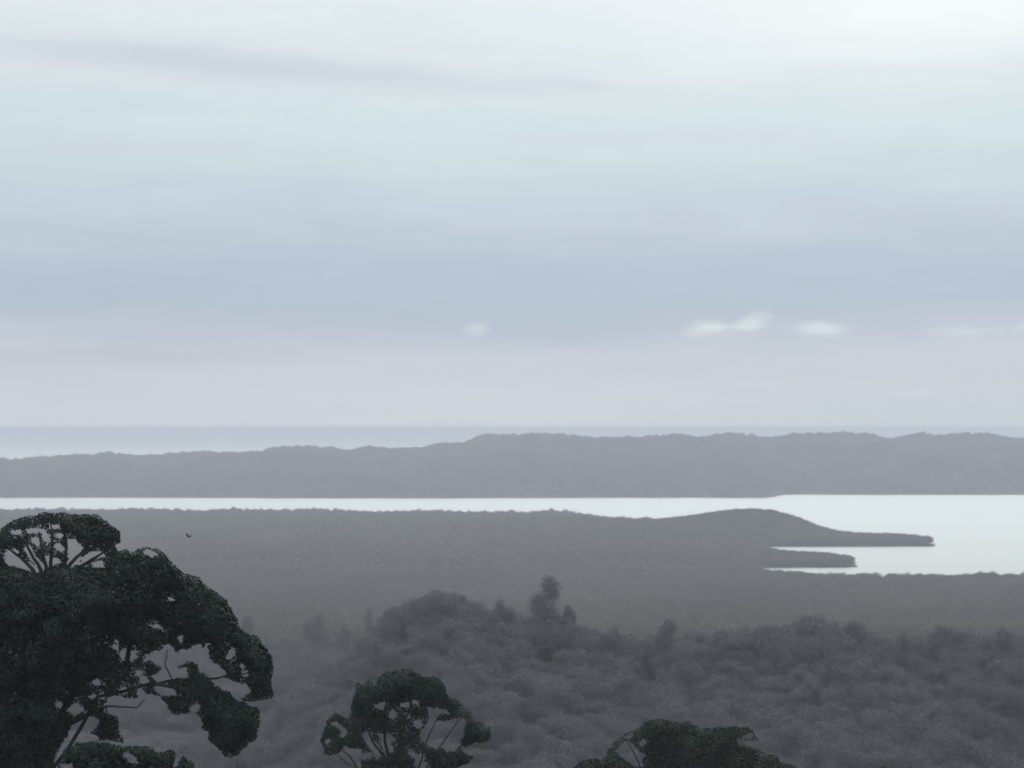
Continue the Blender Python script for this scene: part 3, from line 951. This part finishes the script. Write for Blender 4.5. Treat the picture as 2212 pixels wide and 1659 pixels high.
# woods that read as one mass: one object each, small crowns set on points
def wood_mass(name, pts, scl, rot, kind, protos, mat, label):
    me = bpy.data.meshes.new(name)
    me.vertices.add(len(pts))
    me.vertices.foreach_set('co', np.asarray(pts, np.float32).ravel())
    for nm, dt, dat, key in (('tree_scale', 'FLOAT_VECTOR', scl, 'vector'), ('tree_turn', 'FLOAT_VECTOR', rot, 'vector'), ('tree_kind', 'INT', kind, 'value')):
        at_ = me.attributes.new(nm, dt, 'POINT')
        at_.data.foreach_set(key, np.asarray(dat, np.int32 if dt == 'INT' else np.float32).ravel())
    me.materials.append(mat)
    o = bpy.data.objects.new(name, me)
    COL.objects.link(o)
    tag(o, label, 'woodland', kind='stuff')
    g = bpy.data.node_groups.new(name + '_crowns', 'GeometryNodeTree')
    g.interface.new_socket('Geometry', in_out='INPUT', socket_type='NodeSocketGeometry')
    g.interface.new_socket('Geometry', in_out='OUTPUT', socket_type='NodeSocketGeometry')
    gi = g.nodes.new('NodeGroupInput'); go = g.nodes.new('NodeGroupOutput')
    jn = g.nodes.new('GeometryNodeJoinGeometry')

    def attr(nm, dt):
        n = g.nodes.new('GeometryNodeInputNamedAttribute')
        n.data_type = dt
        n.inputs['Name'].default_value = nm
        return n.outputs[0]
    a_s, a_r, a_k = attr('tree_scale', 'FLOAT_VECTOR'), attr('tree_turn', 'FLOAT_VECTOR'), attr('tree_kind', 'INT')
    for k, (v, f) in enumerate(protos):
        po = mesh_np(name + '_crown', v, f, mat, link=False)
        oi = g.nodes.new('GeometryNodeObjectInfo')
        oi.inputs['Object'].default_value = po
        cmp_ = g.nodes.new('FunctionNodeCompare')
        cmp_.data_type = 'INT'; cmp_.operation = 'EQUAL'
        g.links.new(a_k, cmp_.inputs[2]); cmp_.inputs[3].default_value = k
        ip = g.nodes.new('GeometryNodeInstanceOnPoints')
        g.links.new(gi.outputs[0], ip.inputs['Points'])
        g.links.new(cmp_.outputs[0], ip.inputs['Selection'])
        g.links.new(oi.outputs['Geometry'], ip.inputs['Instance'])
        g.links.new(a_r, ip.inputs['Rotation'])
        g.links.new(a_s, ip.inputs['Scale'])
        g.links.new(ip.outputs[0], jn.inputs[0])
    g.links.new(jn.outputs[0], go.inputs[0])
    md = o.modifiers.new('crowns', 'NODES')
    md.node_group = g
    return o


wrng = np.random.default_rng(99)
SM = [crown_proto(kd, wrng, 13000, 0.019, True, 0.5, True)[0] for kd in ('dome', 'dome', 'open', 'tall', 'dome', 'dome')]
cand = []
for yy in np.arange(345, 900, 6.2):
    for xx in np.arange(-0.25 * yy - 25, 0.25 * yy + 25, 6.2):
        if yy > 600 and xx > -10:
            continue
        cand.append((xx + wrng.uniform(-2.8, 2.8), yy + wrng.uniform(-2.8, 2.8)))
cand = np.array(cand)
hh = near_h(cand[:, 0], cand[:, 1])
ridge_top = np.interp(cand[:, 0] * CREST_Y / cand[:, 1], SPX, SPZ)
P, SC, RO, KI = [], [], [], []
for (x, y), gz, rt in zip(cand, hh, ridge_top):
    if any((x - a_) ** 2 + (y - b_) ** 2 < (c_ * 0.8) ** 2 for a_, b_, c_ in taken):
        continue
    h = wrng.uniform(7.5, 13.0) * (1.15 if wrng.random() < 0.12 else 1.0)
    w = wrng.uniform(8.0, 15.0)
    los = EYE + (rt - EYE) * y / CREST_Y if y < 620 else 999     # keep the skyline where it is
    h = min(h, max(los + wrng.uniform(-1.5, 1.8) - gz, 5.0))
    P.append((x, y, gz)); SC.append((w, w, h / 0.95)); RO.append((0, 0, wrng.uniform(0, 6.28))); KI.append(wrng.integers(len(SM)))
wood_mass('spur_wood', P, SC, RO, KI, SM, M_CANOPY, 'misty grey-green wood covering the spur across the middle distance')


# ------------------------------------------------------------------ canopy farther off
def scatter(y0, y1, sp0, half, rng):
    out = []
    y = y0
    while y < y1:
        xs_ = np.arange(-half * y - 60, half * y + 60, sp0)
        out.append(np.stack([xs_ + rng.uniform(-sp0 / 2, sp0 / 2, len(xs_)), np.full(len(xs_), y) + rng.uniform(-sp0 / 2, sp0 / 2, len(xs_))], 1))
        y += sp0
    return np.concatenate(out)


frng = np.random.default_rng(5)
P_NEAR = [crown_proto('dome', frng, 3000, 0.035, True, 0.5, True)[0] for _ in range(6)]
P_FAR = [crown_proto('dome', frng, 500, 0.085, True, 0.5, True)[0] for _ in range(6)]
c1 = scatter(715, 1860, 9.5, 0.232, frng)
c1 = c1[(c1[:, 1] > 900) | (c1[:, 0] > -12)]
c2 = scatter(1860, 3230, 12.0, 0.232, frng)
c3 = scatter(2050, 2760, 6.5, 0.2, frng)                    # closer along the two points of land
c3 = c3[(c3[:, 0] > 150)]
c3 = c3[(edge_dist(SHORE, c3[:, 0], c3[:, 1]) < 34) | (c3[:, 1] > 2440)]
c2 = np.concatenate([c2, c3])


def on_land(c):
    return c[inside(SHORE, c[:, 0], c[:, 1]) & (edge_dist(SHORE, c[:, 0], c[:, 1]) > 3.0)]


def low_wood(name, c, protos, wmin, wmax, label):
    ed = edge_dist(SHORE, c[:, 0], c[:, 1])
    z = near_h(c[:, 0], c[:, 1])
    w = np.minimum(frng.uniform(wmin, wmax, len(c)), 6 + 2.2 * ed)
    h = frng.uniform(7, 11.5, len(c)) * (0.8 + 0.45 * vnoise(c[:, 0] / 60, c[:, 1] / 60, 3))
    point = (c[:, 1] > 2040) & (c[:, 1] < 2760) & (c[:, 0] > 150)
    h = np.where((c[:, 1] > 2440) & point, np.minimum(h, 8.0), h)
    h = np.minimum(h, np.where(point, 9.0, 6.5) + ed * 0.3)
    w = np.where(point, np.minimum(w, 13.0), w)
    h = np.where((c[:, 1] > 1450) & (c[:, 1] < 1960), np.minimum(h, 10.0), h)
    h = np.where((c[:, 1] > 1750) & (c[:, 1] < 1960) & (c[:, 0] > 140) & (c[:, 0] < 345), np.minimum(h, 8.6), h)
    h = np.where((c[:, 1] > 2040) & (c[:, 1] < 2330) & (c[:, 0] > 150), np.minimum(h, 7.2), h)
    n = len(c)
    return wood_mass(name, np.stack([c[:, 0], c[:, 1], z], 1), np.stack([w, w, h / 0.95], 1), np.stack([np.zeros(n), np.zeros(n), frng.uniform(0, 6.28, n)], 1),
                     frng.integers(0, len(protos), n), protos, M_LOWWOOD, label)


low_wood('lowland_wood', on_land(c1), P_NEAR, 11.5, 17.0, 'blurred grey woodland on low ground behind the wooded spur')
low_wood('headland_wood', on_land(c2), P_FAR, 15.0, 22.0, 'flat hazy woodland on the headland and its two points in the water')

c = scatter(4060, 5160, 15.0, 0.222, frng)
c = c[c[:, 1] > far_shore(c[:, 0]) + 5]
z = far_h(c[:, 0], c[:, 1])
h = frng.uniform(8, 12, len(c)) * (0.35 + 1.6 * vnoise(c[:, 0] / 50, c[:, 1] / 80, 8))
n = len(c)
w = frng.uniform(20, 30, n)
wood_mass('ridge_wood', np.stack([c[:, 0], c[:, 1], z], 1), np.stack([w, w, h / 0.95], 1), np.stack([np.zeros(n), np.zeros(n), frng.uniform(0, 6.28, n)], 1),
          frng.integers(0, len(P_FAR), n), P_FAR, M_FARWOOD, 'pale bluish woodland covering the far ridge across the water')

# ------------------------------------------------------------------ bird in the air
M_BIRD, t, b = principled('dark_plumage')
geo = t.node('ShaderNodeTexCoord')
t.link(t.ramp(t.noise(geo.outputs['Object'], 40.0, 3), [(0.3, (0.02, 0.021, 0.024)), (0.7, (0.05, 0.05, 0.055))]), b.inputs['Base Color'])
b.inputs['Roughness'].default_value = 0.8


def bird(loc, size, rot):
    root = empty('bird', loc)
    root.rotation_euler = rot
    root.scale = (size,) * 3
    st_ = np.array([-0.50, -0.42, -0.30, -0.12, 0.06, 0.22, 0.34, 0.42, 0.50, 0.58])
    rr = np.array([0.015, 0.035, 0.05, 0.095, 0.11, 0.085, 0.062, 0.066, 0.045, 0.006])
    p = np.stack([st_, 0 * st_, 0.02 * np.sin(st_ * 3)], 1)
    v, f = tube(p, rr, 10)
    mesh_np('body', v, f, M_BIRD, smooth=True, parent=root)
    for s in (-1, 1):
        sy = np.array([0.05, 0.22, 0.42, 0.62, 0.80])
        lead = np.array([0.20, 0.27, 0.26, 0.16, -0.02]); trail = np.array([-0.10, -0.12, -0.12, -0.14, -0.12])
        zz = np.array([0.04, 0.16, 0.26, 0.32, 0.34])
        V_ = []
        for a_ in range(5):
            th = 0.018 * (1 - a_ / 6)
            V_ += [(lead[a_], s * sy[a_], zz[a_]), ((lead[a_] + trail[a_]) / 2, s * sy[a_], zz[a_] + th),
                   (trail[a_], s * sy[a_], zz[a_] - 0.01), ((lead[a_] + trail[a_]) / 2, s * sy[a_], zz[a_] - th)]
        F_ = [(a_ * 4 + j, a_ * 4 + (j + 1) % 4, a_ * 4 + 4 + (j + 1) % 4, a_ * 4 + 4 + j) for a_ in range(4) for j in range(4)]
        F_ += [(0, 1, 2, 3), (16, 17, 18, 19)]
        mesh_np('wing', V_, np.array(F_), M_BIRD, parent=root, smooth=False)
    tv = [(-0.44, -0.03, 0.015), (-0.44, 0.03, 0.015), (-0.74, 0.11, 0.01), (-0.74, -0.11, 0.01), (-0.44, -0.03, -0.01), (-0.44, 0.03, -0.01), (-0.74, 0.11, 0.0), (-0.74, -0.11, 0.0)]
    tf = [(0, 1, 2, 3), (4, 7, 6, 5), (0, 4, 5, 1), (1, 5, 6, 2), (2, 6, 7, 3), (3, 7, 4, 0)]
    mesh_np('tail', tv, np.array(tf), M_BIRD, parent=root)
    tag(root, 'small dark bird flying over the grey woods, right of the left tree', 'bird')
    return root


bird(tuple(at(408, 1159, 66.0)), 0.135, (math.radians(35), math.radians(32), math.radians(155)))
